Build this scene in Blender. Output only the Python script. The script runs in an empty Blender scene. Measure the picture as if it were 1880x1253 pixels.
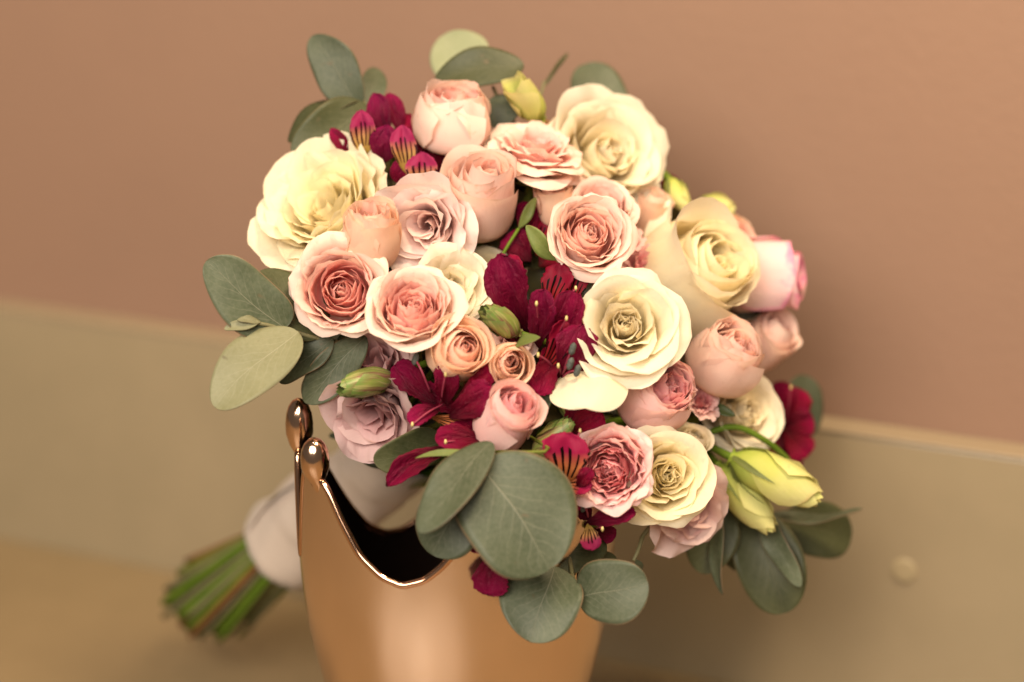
import bpy, math, random
import numpy as np
from mathutils import Matrix, Vector, Quaternion

# ------------------------------------------------------------------ camera, world, lamps, exposure
W, H = 1880, 1253
LENS, PITCH, CAMH = 70.0, math.radians(17.7), 0.5
FPX = LENS / 36 * W
CX, CY = W / 2, H / 2
RT = np.array([1.0, 0, 0])
FW = np.array([0, math.cos(PITCH), -math.sin(PITCH)])
UP = np.array([0, math.sin(PITCH), math.cos(PITCH)])
CAM = np.array([0, 0, CAMH])

sc = bpy.context.scene
col = sc.collection
cd = bpy.data.cameras.new('camera')
cam = bpy.data.objects.new('camera', cd)
col.objects.link(cam)
cam.location = CAM
cam.rotation_euler = (math.pi / 2 - PITCH, 0, 0)
cd.lens = LENS
cd.sensor_width = 36
cd.clip_start = 0.02
cd.clip_end = 60
cd.dof.use_dof = True
cd.dof.focus_distance = 0.826
cd.dof.aperture_fstop = 2.8
cd.dof.aperture_blades = 8
sc.camera = cam

world = bpy.data.worlds.new('World')
sc.world = world
world.use_nodes = True
wb = world.node_tree.nodes['Background']
wb.inputs[0].default_value = (1.0, 0.82, 0.64, 1)
wb.inputs[1].default_value = 0.12


def aim(o, target):
    d = Vector(target) - o.location
    o.rotation_euler = d.to_track_quat('-Z', 'Y').to_euler()


def area_lamp(name, loc, target, size, power, color):
    l = bpy.data.lights.new(name, 'AREA')
    l.shape = 'DISK'
    l.size = size
    l.energy = power
    l.color = color
    o = bpy.data.objects.new(name, l)
    col.objects.link(o)
    o.location = loc
    aim(o, target)
    return o


area_lamp('key_lamp', (-0.70, -0.38, 1.10), (0, 0.85, 0.25), 0.95, 23.0, (1.0, 0.90, 0.75))
area_lamp('fill_lamp', (-0.16, -0.62, 1.16), (0, 0.85, 0.25), 0.95, 22.0, (1.0, 0.90, 0.75))
area_lamp('ceiling_lamp', (0.30, 0.20, 1.75), (0.1, 0.9, 0.2), 0.10, 2.4, (1.0, 0.80, 0.58))
area_lamp('ceiling_lamp', (-0.25, 0.50, 1.75), (-0.1, 0.9, 0.2), 0.10, 2.4, (1.0, 0.80, 0.58))
area_lamp('wall_lamp', (0.24, 0.58, 1.08), (0.14, 0.96, 0.45), 0.20, 9.5, (1.0, 0.79, 0.50))

sc.view_settings.view_transform = 'Standard'
sc.view_settings.look = 'None'
sc.view_settings.exposure = 0.07
sc.view_settings.gamma = 1.0
sc.render.engine = 'CYCLES'
sc.cycles.use_denoising = True
sc.cycles.max_bounces = 8
sc.cycles.diffuse_bounces = 4
sc.cycles.transmission_bounces = 4
sc.cycles.sample_clamp_indirect = 6.0


# ------------------------------------------------------------------ helpers
def P(px, py, depth):
    """World point seen at photo pixel (px, py) at a distance along the optical axis."""
    return CAM + RT * ((px - CX) / FPX * depth) + UP * ((CY - py) / FPX * depth) + FW * depth


def cdir(r, u, t):
    """World direction from (right, up, toward the camera)."""
    v = RT * r + UP * u - FW * t
    return v / np.linalg.norm(v)


def ss(x):
    x = np.clip(x, 0, 1)
    return x * x * (3 - 2 * x)


def link(name, mesh, mat=None, parent=None):
    o = bpy.data.objects.new(name, mesh)
    col.objects.link(o)
    if mat is not None and not mesh.materials:
        mesh.materials.append(mat)
    if parent is not None:
        o.parent = parent
    return o


def tag(o, label, cat, group=None):
    o['label'] = label
    o['category'] = cat
    if group:
        o['group'] = group
    return o


def empty(name, M, label=None, cat=None, group=None):
    o = bpy.data.objects.new(name, None)
    col.objects.link(o)
    o.empty_display_size = 0.01
    o.matrix_world = M
    if label:
        tag(o, label, cat, group)
    return o


_gridcache = {}


def grid_faces(nu, nv, closed=False):
    k = (nu, nv, closed)
    if k not in _gridcache:
        f = []
        m = nu if closed else nu - 1
        for j in range(nv - 1):
            for i in range(m):
                i2 = (i + 1) % nu
                f.append((j * nu + i, j * nu + i2, (j + 1) * nu + i2, (j + 1) * nu + i))
        _gridcache[k] = f
    return _gridcache[k]


def mesh_grid(name, V, nu, nv, closed=False, caps=False, uv=None, smooth=True):
    """V: (nv*nu, 3) row-major rings; uv: (nv*nu, 2)."""
    me = bpy.data.meshes.new(name)
    faces = list(grid_faces(nu, nv, closed))
    if caps:
        faces.append(tuple(range(nu - 1, -1, -1)))
        faces.append(tuple((nv - 1) * nu + i for i in range(nu)))
    me.from_pydata(np.asarray(V).tolist(), [], faces)
    if smooth:
        me.polygons.foreach_set('use_smooth', [True] * len(me.polygons))
    if uv is not None:
        lay = me.uv_layers.new(name='UVMap')
        idx = np.empty(len(me.loops), dtype=np.int32)
        me.loops.foreach_get('vertex_index', idx)
        lay.data.foreach_set('uv', np.asarray(uv, dtype=np.float32)[idx].ravel())
    me.update()
    return me


def curve_pts(ctrl, n):
    """Catmull-Rom through control points."""
    c = np.asarray(ctrl, float)
    c = np.vstack([2 * c[0] - c[1], c, 2 * c[-1] - c[-2]])
    m = len(c) - 3
    out = []
    for t in np.linspace(0, m, n):
        k = min(int(t), m - 1)
        s = t - k
        p0, p1, p2, p3 = c[k:k + 4]
        out.append(0.5 * (2 * p1 + (p2 - p0) * s + (2 * p0 - 5 * p1 + 4 * p2 - p3) * s * s + (3 * p1 - p0 - 3 * p2 + p3) * s ** 3))
    return np.array(out)


def tube_mesh(name, pts, rad, sides=8, M=None, flat=1.0):
    """Tube along points with a radius per point; M: world matrix of the parent."""
    pts = np.asarray(pts, float)
    n = len(pts)
    rad = np.broadcast_to(np.asarray(rad, float), (n,))
    T = np.gradient(pts, axis=0)
    T /= np.linalg.norm(T, axis=1)[:, None] + 1e-12
    a = np.array([0.0, 0, 1]) if abs(T[0][2]) < 0.9 else np.array([1.0, 0, 0])
    N = np.cross(T[0], a)
    N /= np.linalg.norm(N)
    V, UVs = [], []
    L = np.concatenate([[0], np.cumsum(np.linalg.norm(np.diff(pts, axis=0), axis=1))])
    for k in range(n):
        N = N - T[k] * np.dot(N, T[k])
        N /= np.linalg.norm(N)
        B = np.cross(T[k], N)
        for i in range(sides):
            an = 2 * math.pi * i / sides
            V.append(pts[k] + rad[k] * (math.cos(an) * N + flat * math.sin(an) * B))
            UVs.append((i / sides, L[k] / max(L[-1], 1e-9)))
    V = np.array(V)
    if M is not None:
        V = to_local(V, M)
    return mesh_grid(name, V, sides, n, closed=True, caps=True, uv=UVs)


def to_local(V, M):
    Mi = np.array(M.inverted())
    return V @ Mi[:3, :3].T + Mi[:3, 3]


def frame(origin, zdir, spin=0.0):
    q = Vector(zdir).to_track_quat('Z', 'Y')
    return Matrix.Translation(Vector(origin)) @ q.to_matrix().to_4x4() @ Matrix.Rotation(spin, 4, 'Z')


# ------------------------------------------------------------------ materials
class NT:
    def __init__(self, name):
        self.m = bpy.data.materials.new(name)
        self.m.use_nodes = True
        self.t = self.m.node_tree
        self.n = self.t.nodes
        self.b = self.n['Principled BSDF']
        self.out = self.n['Material Output']

    def new(self, typ, **kw):
        n = self.n.new(typ)
        for k, v in kw.items():
            setattr(n, k, v)
        return n

    def l(self, a, b):
        self.t.links.new(a, b)

    def math(self, op, a, b=None, clamp=False):
        n = self.new('ShaderNodeMath', operation=op, use_clamp=clamp)
        for i, x in enumerate((a, b)):
            if x is None:
                continue
            if isinstance(x, (int, float)):
                n.inputs[i].default_value = x
            else:
                self.l(x, n.inputs[i])
        return n.outputs[0]

    def mix(self, fac, a, b, blend='MIX'):
        n = self.new('ShaderNodeMix', data_type='RGBA', blend_type=blend)
        for s, x in ((n.inputs['Factor'], fac), (n.inputs['A'], a), (n.inputs['B'], b)):
            if isinstance(x, (int, float)):
                s.default_value = x
            elif isinstance(x, tuple):
                s.default_value = (*x[:3], 1) if s.type == 'RGBA' else x
            else:
                self.l(x, s)
        return n.outputs['Result']

    def ramp(self, fac, stops, interp='LINEAR'):
        n = self.new('ShaderNodeValToRGB')
        n.color_ramp.interpolation = interp
        e = n.color_ramp.elements
        while len(e) < len(stops):
            e.new(0.5)
        for el, (p, c) in zip(e, stops):
            el.position = p
            el.color = (*c, 1) if len(c) == 3 else c
        self.l(fac, n.inputs[0])
        return n.outputs[0]

    def noise(self, vec, scale, detail=3, rough=0.55, dist=0.0):
        n = self.new('ShaderNodeTexNoise')
        n.inputs['Scale'].default_value = scale
        n.inputs['Detail'].default_value = detail
        n.inputs['Roughness'].default_value = rough
        n.inputs['Distortion'].default_value = dist
        if vec is not None:
            self.l(vec, n.inputs['Vector'])
        return n.outputs['Fac']

    def mapped(self, vec, scale):
        n = self.new('ShaderNodeMapping')
        n.inputs['Scale'].default_value = scale
        self.l(vec, n.inputs['Vector'])
        return n.outputs[0]

    def uv(self):
        n = self.new('ShaderNodeTexCoord')
        s = self.new('ShaderNodeSeparateXYZ')
        self.l(n.outputs['UV'], s.inputs[0])
        return n.outputs['UV'], s.outputs[0], s.outputs[1], n.outputs['Object']

    def bump(self, h, strength, dist=0.001):
        n = self.new('ShaderNodeBump')
        n.inputs['Strength'].default_value = strength
        n.inputs['Distance'].default_value = dist
        self.l(h, n.inputs['Height'])
        self.l(n.outputs[0], self.b.inputs['Normal'])
        return n.outputs[0]

    def translucent(self, colsock, amount, normal=None):
        t = self.new('ShaderNodeBsdfTranslucent')
        if isinstance(colsock, tuple):
            t.inputs[0].default_value = (*colsock, 1)
        else:
            self.l(colsock, t.inputs[0])
        if normal is not None:
            self.l(normal, t.inputs[1])
        mx = self.new('ShaderNodeMixShader')
        mx.inputs[0].default_value = amount
        self.l(self.b.outputs[0], mx.inputs[1])
        self.l(t.outputs[0], mx.inputs[2])
        self.l(mx.outputs[0], self.out.inputs['Surface'])


def petal_mat(name, base, mid, tip, trans=0.34, vary=0.10, rough=0.55, vein=0.35, spec=0.16, brown=0.5, wrinkle=0.0, edge=None, edgew=0.12, hue=0.012):
    k = NT(name)
    uvs, u, v, obj = k.uv()
    n1 = k.noise(obj, 130, 3)
    vv = k.math('ADD', v, k.math('MULTIPLY', k.math('SUBTRACT', n1, 0.5), 0.35))
    c = k.ramp(vv, [(0.05, base), (0.5, mid), (0.95, tip)])
    if edge is not None:
        # pigment at the margin: near the tip or near the sides
        au = k.math('ABSOLUTE', k.math('SUBTRACT', k.math('MULTIPLY', u, 2), 1))
        m = k.math('MAXIMUM', k.math('DIVIDE', k.math('SUBTRACT', vv, 1 - edgew), edgew), k.math('DIVIDE', k.math('SUBTRACT', au, 1 - edgew * 0.8), edgew * 0.8))
        m = k.math('MULTIPLY', k.math('MINIMUM', k.math('MAXIMUM', m, 0), 1), 0.85)
        c = k.mix(m, c, edge)
    au_ = k.math('ABSOLUTE', k.math('SUBTRACT', k.math('MULTIPLY', u, 2), 1))
    rim_ = k.math('MAXIMUM', k.math('MULTIPLY', k.math('SUBTRACT', v, .955), 22.0, True), k.math('MULTIPLY', k.math('SUBTRACT', au_, .95), 20.0, True))
    age = k.math('MULTIPLY', rim_, k.math('MULTIPLY', k.math('SUBTRACT', k.noise(obj, 90, 2), .50, True), brown * 6.0, True))
    c = k.mix(age, c, (.50, .27, .13))
    spots = k.math('MULTIPLY', k.math('SUBTRACT', k.noise(obj, 260, 1), .70, True), brown * 5.0, True)
    c = k.mix(spots, c, (.55, .33, .17))
    fib = k.noise(k.mapped(uvs, (60, 3, 1)), 1.0, 4, 0.6, 0.3)
    c = k.mix(k.math('MULTIPLY', k.math('SUBTRACT', fib, 0.35, True), vein), c, base)
    oi = k.new('ShaderNodeObjectInfo')
    hs = k.new('ShaderNodeHueSaturation')
    k.l(c, hs.inputs['Color'])
    k.l(k.math('ADD', 1 - vary / 2, k.math('MULTIPLY', oi.outputs['Random'], vary)), hs.inputs['Value'])
    k.l(k.math('ADD', 0.5 - hue / 2, k.math('MULTIPLY', oi.outputs['Random'], hue)), hs.inputs['Hue'])
    c = hs.outputs[0]
    k.l(c, k.b.inputs['Base Color'])
    k.b.inputs['Roughness'].default_value = rough
    k.b.inputs['Specular IOR Level'].default_value = spec
    nb = k.noise(obj, 420, 2)
    nrm = k.bump(k.math('ADD', k.math('MULTIPLY', fib, 0.7), k.math('ADD', k.math('MULTIPLY', nb, 0.5), k.math('MULTIPLY', k.noise(k.mapped(uvs, (7, 3.5, 1)), 1.0, 3, .6, 1.2), wrinkle))), 0.28 + .25 * min(wrinkle, 1), 0.0006 + .0004 * wrinkle)
    k.translucent(c, trans, nrm)
    return k.m


def stripe_mat(name, base, ground, tip, stripe, trans=0.25):
    """Inner petal of an alstroemeria: yellowish throat with dark dashes."""
    k = NT(name)
    uvs, u, v, obj = k.uv()
    c = k.ramp(v, [(0.1, base), (0.42, ground), (0.68, tip), (1.0, tip)])
    au = k.math('ABSOLUTE', k.math('SUBTRACT', u, 0.5))
    stripes = k.math('SINE', k.math('MULTIPLY', u, 34.0))
    dash = k.noise(k.mapped(uvs, (9, 2.6, 1)), 1.0, 1)
    m = k.math('MULTIPLY', k.math('GREATER_THAN', k.math('ADD', stripes, k.math('MULTIPLY', dash, 2.2)), 1.55), 1.0)
    win = k.math('MULTIPLY', k.math('GREATER_THAN', v, 0.22), k.math('LESS_THAN', k.math('ADD', v, k.math('MULTIPLY', au, 0.5)), 0.80))
    m = k.math('MULTIPLY', m, win)
    c = k.mix(m, c, stripe)
    k.l(c, k.b.inputs['Base Color'])
    k.b.inputs['Roughness'].default_value = 0.45
    k.b.inputs['Specular IOR Level'].default_value = 0.12
    fib = k.noise(k.mapped(uvs, (50, 3, 1)), 1.0, 3)
    nrm = k.bump(fib, 0.3, 0.0006)
    k.translucent(c, trans, nrm)
    return k.m


def leaf_mat(name, colA, colB, vein, margin, rough=0.46, trans=0.12, veinamt=0.8, spec=0.27):
    k = NT(name)
    uvs, u, v, obj = k.uv()
    n1 = k.noise(obj, 45, 4, 0.6)
    n2 = k.noise(obj, 600, 2, 0.6)
    c = k.mix(k.ramp(n1, [(0.3, (0, 0, 0)), (0.7, (1, 1, 1))]), colA, colB)
    c = k.mix(k.math('MULTIPLY', k.math('SUBTRACT', n2, .3, True), 0.5), c, vein)
    au = k.math('ABSOLUTE', k.math('SUBTRACT', k.math('MULTIPLY', u, 2), 1))
    # midrib, thinner to the tip
    wv = k.math('ADD', 0.008, k.math('MULTIPLY', k.math('SUBTRACT', 1, v), 0.020))
    mid = k.math('SUBTRACT', 1, k.math('DIVIDE', au, wv), True)
    # side veins fan off the midrib
    ph = k.math('ADD', k.math('MULTIPLY', v, 46.0), k.math('MULTIPLY', k.math('POWER', au, 0.8), -22.0))
    ph = k.math('ADD', ph, k.math('MULTIPLY', k.noise(uvs, 5.0, 2), 6.0))
    side = k.math('POWER', k.math('ADD', k.math('MULTIPLY', k.math('SINE', ph), 0.5), 0.5), 24.0)
    side = k.math('MULTIPLY', side, k.math('SUBTRACT', 1, au, True))
    vm = k.math('MULTIPLY', k.math('MAXIMUM', mid, k.math('MULTIPLY', side, 0.38)), veinamt, True)
    c = k.mix(vm, c, vein)
    sp = k.math('MULTIPLY', k.math('SUBTRACT', k.noise(obj, 210, 1), .73, True), 7.0, True)
    c = k.mix(sp, c, (.10, .075, .04))
    em = k.math('MULTIPLY', k.math('SUBTRACT', au, 0.955), 22.0, True)
    em = k.math('MULTIPLY', em, 0.8)
    c = k.mix(em, c, margin)
    oi = k.new('ShaderNodeObjectInfo')
    hs = k.new('ShaderNodeHueSaturation')
    k.l(c, hs.inputs['Color'])
    k.l(k.math('ADD', 0.82, k.math('MULTIPLY', oi.outputs['Random'], 0.36)), hs.inputs['Value'])
    c = hs.outputs[0]
    k.l(c, k.b.inputs['Base Color'])
    k.b.inputs['Roughness'].default_value = rough
    k.b.inputs['Specular IOR Level'].default_value = spec
    nrm = k.bump(k.math('ADD', k.math('MULTIPLY', vm, 1.0), k.math('MULTIPLY', n2, 0.12)), 0.25, 0.0006)
    k.translucent(c, trans, nrm)
    return k.m


def plain_mat(name, c1, c2, scale=40, rough=0.6, bump=0.1, bscale=300, spec=0.4, stretch=None, metal=0.0):
    k = NT(name)
    tc = k.new('ShaderNodeTexCoord')
    vec = tc.outputs['Object']
    if stretch:
        vec = k.mapped(vec, stretch)
    n = k.noise(vec, scale, 4)
    k.l(k.mix(k.ramp(n, [(0.3, (0, 0, 0)), (0.7, (1, 1, 1))]), c1, c2), k.b.inputs['Base Color'])
    k.b.inputs['Roughness'].default_value = rough
    k.b.inputs['Specular IOR Level'].default_value = spec
    k.b.inputs['Metallic'].default_value = metal
    if bump:
        k.bump(k.noise(vec, bscale, 3), bump, 0.001)
    return k.m


# palettes: (inner, middle, outer) petal materials
PAL = {}


def palette(name, inner, mid, outer, **kw):
    PAL[name] = [petal_mat(f'{name}_petal_{t}', *c, **kw) for t, c in zip(('inner', 'middle', 'outer'), (inner, mid, outer))]


palette('cream', ((.95, .81, .40), (.95, .84, .52), (.95, .86, .62)), ((.95, .82, .46), (.95, .85, .58), (.95, .87, .67)), ((.92, .80, .50), (.94, .85, .62), (.95, .87, .69)), vary=.05, trans=.48, vein=.5, brown=.3)
palette('white', ((.91, .78, .47), (.91, .81, .58), (.91, .82, .64)), ((.90, .79, .52), (.91, .82, .62), (.91, .83, .68)), ((.87, .77, .54), (.90, .82, .64), (.91, .83, .70)), vary=.05, trans=.46, vein=.5, brown=.35)
palette('pink', ((.95, .41, .36), (.95, .49, .44), (.95, .63, .57)), ((.95, .52, .46), (.95, .60, .54), (.95, .71, .64)), ((.94, .71, .60), (.95, .70, .62), (.96, .77, .68)), vary=.08, trans=.45)
palette('peach', ((.95, .42, .30), (.95, .52, .42), (.96, .66, .56)), ((.95, .53, .39), (.95, .61, .49), (.96, .71, .59)), ((.94, .68, .50), (.95, .66, .50), (.96, .72, .56)), vary=.06, trans=.45)
palette('blush', ((.95, .47, .40), (.95, .58, .50), (.95, .68, .60)), ((.95, .60, .53), (.95, .67, .59), (.95, .74, .66)), ((.93, .73, .58), (.95, .69, .61), (.96, .74, .66)), vary=.07, trans=.45)
palette('rosepink', ((.95, .32, .35), (.95, .41, .44), (.95, .56, .57)), ((.95, .44, .46), (.95, .54, .55), (.95, .66, .64)), ((.94, .60, .56), (.95, .63, .61), (.96, .70, .68)), vary=.08, trans=.45)
palette('lilacpink', ((.90, .60, .54), (.95, .70, .65), (.95, .77, .72)), ((.93, .64, .58), (.95, .73, .68), (.95, .79, .75)), ((.92, .68, .60), (.95, .74, .70), (.96, .80, .76)), vary=.06, trans=.5)
palette('mauve', ((.60, .30, .30), (.74, .44, .43), (.80, .54, .53)), ((.64, .37, .37), (.78, .50, .49), (.84, .60, .59)), ((.70, .48, .44), (.80, .55, .54), (.86, .65, .63)), vary=.10, trans=.4)
palette('shaded_mauve', ((.48, .22, .22), (.60, .33, .33), (.68, .42, .42)), ((.53, .28, .28), (.64, .39, .39), (.72, .48, .48)), ((.60, .38, .36), (.68, .44, .44), (.76, .54, .53)), vary=.12, trans=.38)  # mauve darkened, so the shade on the left blooms is in the colour
palette('edged', ((.90, .62, .58), (.92, .66, .63), (.90, .56, .60)), ((.91, .66, .61), (.92, .69, .66), (.90, .60, .63)), ((.90, .72, .63), (.92, .70, .67), (.91, .62, .65)), vary=.05, edge=(.78, .20, .40), edgew=.09)
palette('burgundy', ((.07, .004, .012), (.12, .006, .022), (.17, .008, .035)), ((.09, .004, .015), (.15, .007, .03), (.20, .010, .045)), ((.10, .005, .018), (.17, .008, .035), (.22, .012, .05)), vary=.25, trans=.22, rough=.42)
palette('budgreen', ((.34, .42, .06), (.52, .55, .12), (.62, .62, .20)), ((.34, .42, .06), (.55, .57, .14), (.66, .64, .24)), ((.32, .42, .06), (.56, .57, .15), (.70, .66, .28)), vary=.08, trans=.3)
palette('budolive', ((.14, .20, .03), (.26, .22, .07), (.20, .06, .06)), ((.14, .20, .03), (.28, .24, .08), (.22, .08, .07)), ((.13, .20, .03), (.26, .24, .09), (.16, .16, .05)), vary=.2, trans=.15, vein=.9)

def bud_mat(name):
    k = NT(name)
    uvs, u, v, obj = k.uv()
    n = k.noise(k.mapped(uvs, (11, .9, 1)), 1.0, 3, .6, .4)
    c = k.mix(k.ramp(n, [(.42, (0, 0, 0)), (.60, (1, 1, 1))]), (.20, .24, .05), (.20, .075, .055))
    c = k.mix(k.ramp(v, [(.78, (0, 0, 0)), (1, (1, 1, 1))]), c, (.13, .22, .05))
    c = k.mix(k.ramp(k.noise(k.mapped(uvs, (30, 1.5, 1)), 1.0, 2), [(.5, (0, 0, 0)), (.7, (1, 1, 1))]), c, (.36, .31, .13))
    k.l(c, k.b.inputs['Base Color'])
    k.b.inputs['Roughness'].default_value = .42
    k.bump(n, .3, .0006)
    k.translucent(c, .12)
    return k.m


PAL['budolive'] = [bud_mat('alstroemeria_bud_skin')] * 3
M_TEPAL = petal_mat('alstroemeria_petal', (.05, .0008, .005), (.14, .0015, .016), (.23, .003, .040), trans=.2, vary=.45, rough=.45, vein=.9, spec=.14, brown=0, wrinkle=3.0)
M_TEPALM = petal_mat('alstroemeria_petal_magenta', (.08, .0015, .010), (.17, .003, .030), (.27, .007, .065), trans=.25, vary=.35, rough=.45, vein=.9, spec=.14, brown=0, wrinkle=3.0)
M_STRIPE = stripe_mat('alstroemeria_striped_petal', (.26, .08, .02), (.46, .14, .05), (.28, .008, .05), (.006, .001, .001))
M_STRIPED = stripe_mat('alstroemeria_dark_striped_petal', (.13, .004, .006), (.22, .010, .014), (.18, .003, .02), (.004, .001, .001))
M_STRIPEM = stripe_mat('alstroemeria_yellow_striped_petal', (.36, .23, .05), (.42, .22, .08), (.30, .02, .085), (.03, .002, .006))
M_LEAF = leaf_mat('eucalyptus_leaf', (.042, .054, .027), (.074, .088, .050), (.19, .185, .135), (.20, .12, .07))
M_LEAFD = leaf_mat('eucalyptus_leaf_dark', (.036, .042, .016), (.058, .062, .026), (.12, .115, .065), (.13, .10, .05))
M_LEAFP = leaf_mat('eucalyptus_leaf_pale_lit', (.19, .185, .095), (.25, .24, .135), (.36, .34, .24), (.24, .20, .12), trans=.25)  # pale tip leaves; also light on the large left leaf put into its colour
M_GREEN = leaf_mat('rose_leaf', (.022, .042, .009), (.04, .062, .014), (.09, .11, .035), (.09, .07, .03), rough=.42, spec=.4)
M_SEPAL = leaf_mat('sepal_green', (.10, .135, .025), (.15, .17, .045), (.24, .24, .09), (.20, .12, .06), rough=.5)
M_STEM = plain_mat('green_stem', (.07, .13, .009), (.115, .17, .018), 60, .6, .2, 300, .15)
M_STEMB = plain_mat('brown_stem', (.15, .065, .022), (.22, .105, .04), 60, .6, .3, 300, .15)
M_STEMO = plain_mat('olive_stem', (.10, .12, .015), (.15, .16, .03), 60, .6, .3, 300, .15)
M_TWIG = plain_mat('eucalyptus_twig', (.13, .125, .055), (.19, .165, .09), 80, .6, .2, 400)
M_ANTHER = plain_mat('anther_grey', (.05, .055, .05), (.09, .095, .085), 500, .7, .5, 900)
M_STYLE = plain_mat('stigma_cream', (.55, .42, .16), (.66, .55, .25), 500, .5, .1, 900)
M_FIL = plain_mat('filament_wine', (.22, .02, .05), (.28, .04, .07), 300, .5, .1, 900)


# ------------------------------------------------------------------ petals and leaves
def petal(L, Wd, th0, thm, th1, curl, r0, z0, rng, rw=1.0, spiral=.03, ec=.05, ruf=.02, point=.04, kshape=.30, nu=13, nv=14, twist=0., narrow=.3, jag=.012, tilt=0., kexp=2.5):
    """One petal wrapped round +Z: returns vertices (nv*nu,3) and uvs. Angles in degrees from the outward horizontal."""
    S = np.linspace(0, 1.12, 90)
    th = np.where(S < .5, th0 + (thm - th0) * ss(S / .5), thm + (th1 - thm) * ss((S - .5) / .5)) - curl * ss((S - .70) / .34)
    th = np.radians(th)
    ds = S[1] - S[0]
    r = r0 + L * np.concatenate([[0], np.cumsum((np.cos(th[1:]) + np.cos(th[:-1])) / 2 * ds)])
    z = z0 + L * np.concatenate([[0], np.cumsum((np.sin(th[1:]) + np.sin(th[:-1])) / 2 * ds)])
    u = np.linspace(-1, 1, nu)
    v = np.linspace(0, 1, nv) ** .9
    jn = np.convolve(rng.normal(0, 1, nu + 2), [.25, .5, .25], 'valid') * jag
    top = 1 - kshape * np.abs(u) ** kexp + point * np.exp(-(u / .16) ** 2) + jn
    top += rng.uniform(-.05, .05) * u
    s = np.clip(v[:, None] * top[None, :], 0, 1.12)
    U = np.broadcast_to(u, s.shape)
    wr = Wd * (narrow + (1 - narrow) * ss(np.minimum(s / .55, 1))) * (1 - .14 * ss((s - .75) / .3))
    rs, zs, ts = np.interp(s, S, r), np.interp(s, S, z), np.interp(s, S, th)
    Rw = np.maximum(np.abs(rs) * rw, .07)
    a = np.clip(U * wr / Rw, -2.7, 2.7)
    ph = rng.uniform(0, 6.28, 4)
    fr = rng.uniform(1.4, 4.6, 3)
    ru = (np.sin(fr[0] * U * 3.14 + ph[0]) * .5 + np.sin(fr[1] * U * 3.14 + ph[1] + 2 * s) * .35 + np.sin(fr[2] * U * 3.14 * 1.7 + ph[2]) * .25)
    disp = spiral * U * ss(s * 1.3) + ec * np.maximum(np.abs(U) - .5, 0) ** 2 / .25 * ss(s * 1.4) + ruf * ru * s ** 2.2
    disp += ruf * .6 * np.sin(2.2 * s * 3.14 + ph[3]) * U * s
    nr, nz = np.sin(ts), -np.cos(ts)
    rad = disp * nr
    x = (rs - Rw) + (Rw + rad) * np.cos(a)
    y = (Rw + rad) * np.sin(a)
    zz = zs + disp * nz + tilt * U * s
    if twist:
        c, sn = np.cos(twist * s), np.sin(twist * s)
        x, y = x * c - y * sn, x * sn + y * c
    V = np.stack([x, y, zz], -1).reshape(-1, 3)
    uv = np.stack([(U + 1) / 2, np.broadcast_to(v[:, None], s.shape)], -1).reshape(-1, 2)
    return V, uv, nu, nv


def rotz(V, a):
    c, s = math.cos(a), math.sin(a)
    return np.stack([V[:, 0] * c - V[:, 1] * s, V[:, 0] * s + V[:, 1] * c, V[:, 2]], -1)


def rings_rosette(rng, flare=0.):
    """Many crowded ruffled petals inside a wide cup (garden spray rose)."""
    return [
        (3, .48, .24, 82, 96, 112, 0, .05, .26, .03, .06, 0),
        (4, .54, .32, 78, 94, 106, 4, .12, .22, .03, .08, 0),
        (5, .62, .38, 74, 93, 102, 8, .20, .17, .028, .09, 0),
        (5, .70, .46, 70, 92, 98, 12, .28, .12, .025, .09, 0),
        (6, .78, .48, 64, 91, 96, 16, .36, .08, .025, .09, 0),
        (6, .86, .52, 56, 90, 90, 22, .42, .05, .028, .08, 1),
        (6, .94, .60, 44, 89, 84 - flare, 34, .44, .02, .03, .07, 1),
        (5, 1.02, .74, 26, 87, 78 - flare, 50, .40, .01, .035, .06, 2),
        (5, 1.12, .86, 8, 82, 66 - flare * 1.6, 72, .30, 0., .04, .05, 2)
    ]


def rings_crumple(rng):
    """Rosette with loose crinkled petals."""
    return [(n + 1, L, W * .85, t0, tm, t1, cu, r0, z0, ruf * 2.3, spi, lev) for n, L, W, t0, tm, t1, cu, r0, z0, ruf, spi, lev in rings_rosette(rng, 6)]


def rings_flat(rng):
    """Layered open rose seen from the side: wide flat petals below a ruffled middle."""
    return [
        (5, .42, .24, 65, 96, 100, 5, .03, .20, .05, .04, 0),
        (6, .58, .32, 45, 92, 88, 15, .05, .15, .05, .05, 0),
        (7, .74, .38, 34, 84, 66, 25, .06, .12, .045, .05, 0),
        (7, .90, .46, 26, 70, 42, 35, .07, .08, .04, .05, 1),
        (7, 1.02, .54, 18, 56, 24, 45, .07, .05, .04, .05, 1),
        (6, 1.10, .62, 10, 44, 10, 50, .07, .02, .04, .05, 2),
        (5, 1.14, .70, 2, 36, 2, 50, .06, 0., .045, .05, 2)]


def rings_cup(rng, close=0.):
    """Round half-open cup with a ruffled top."""
    return [
        (4, .74, .22, 70, 95, 104, 0, .05, .22, .05, .04, 0),
        (5, .86, .30, 60, 94, 104, 4, .12, .16, .05, .05, 0),
        (6, .98, .38, 48, 95, 104, 6, .18, .10, .045, .05, 0),
        (6, 1.10, .46, 34, 96, 104 + close, 8, .20, .06, .04, .05, 1),
        (5, 1.24, .66, 12, 96, 108 + close, 12, .16, .03, .025, .05, 2),
        (5, 1.30, .80, -6, 93, 106 + close, 16, .12, 0., .025, .04, 2)
    ]


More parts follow.
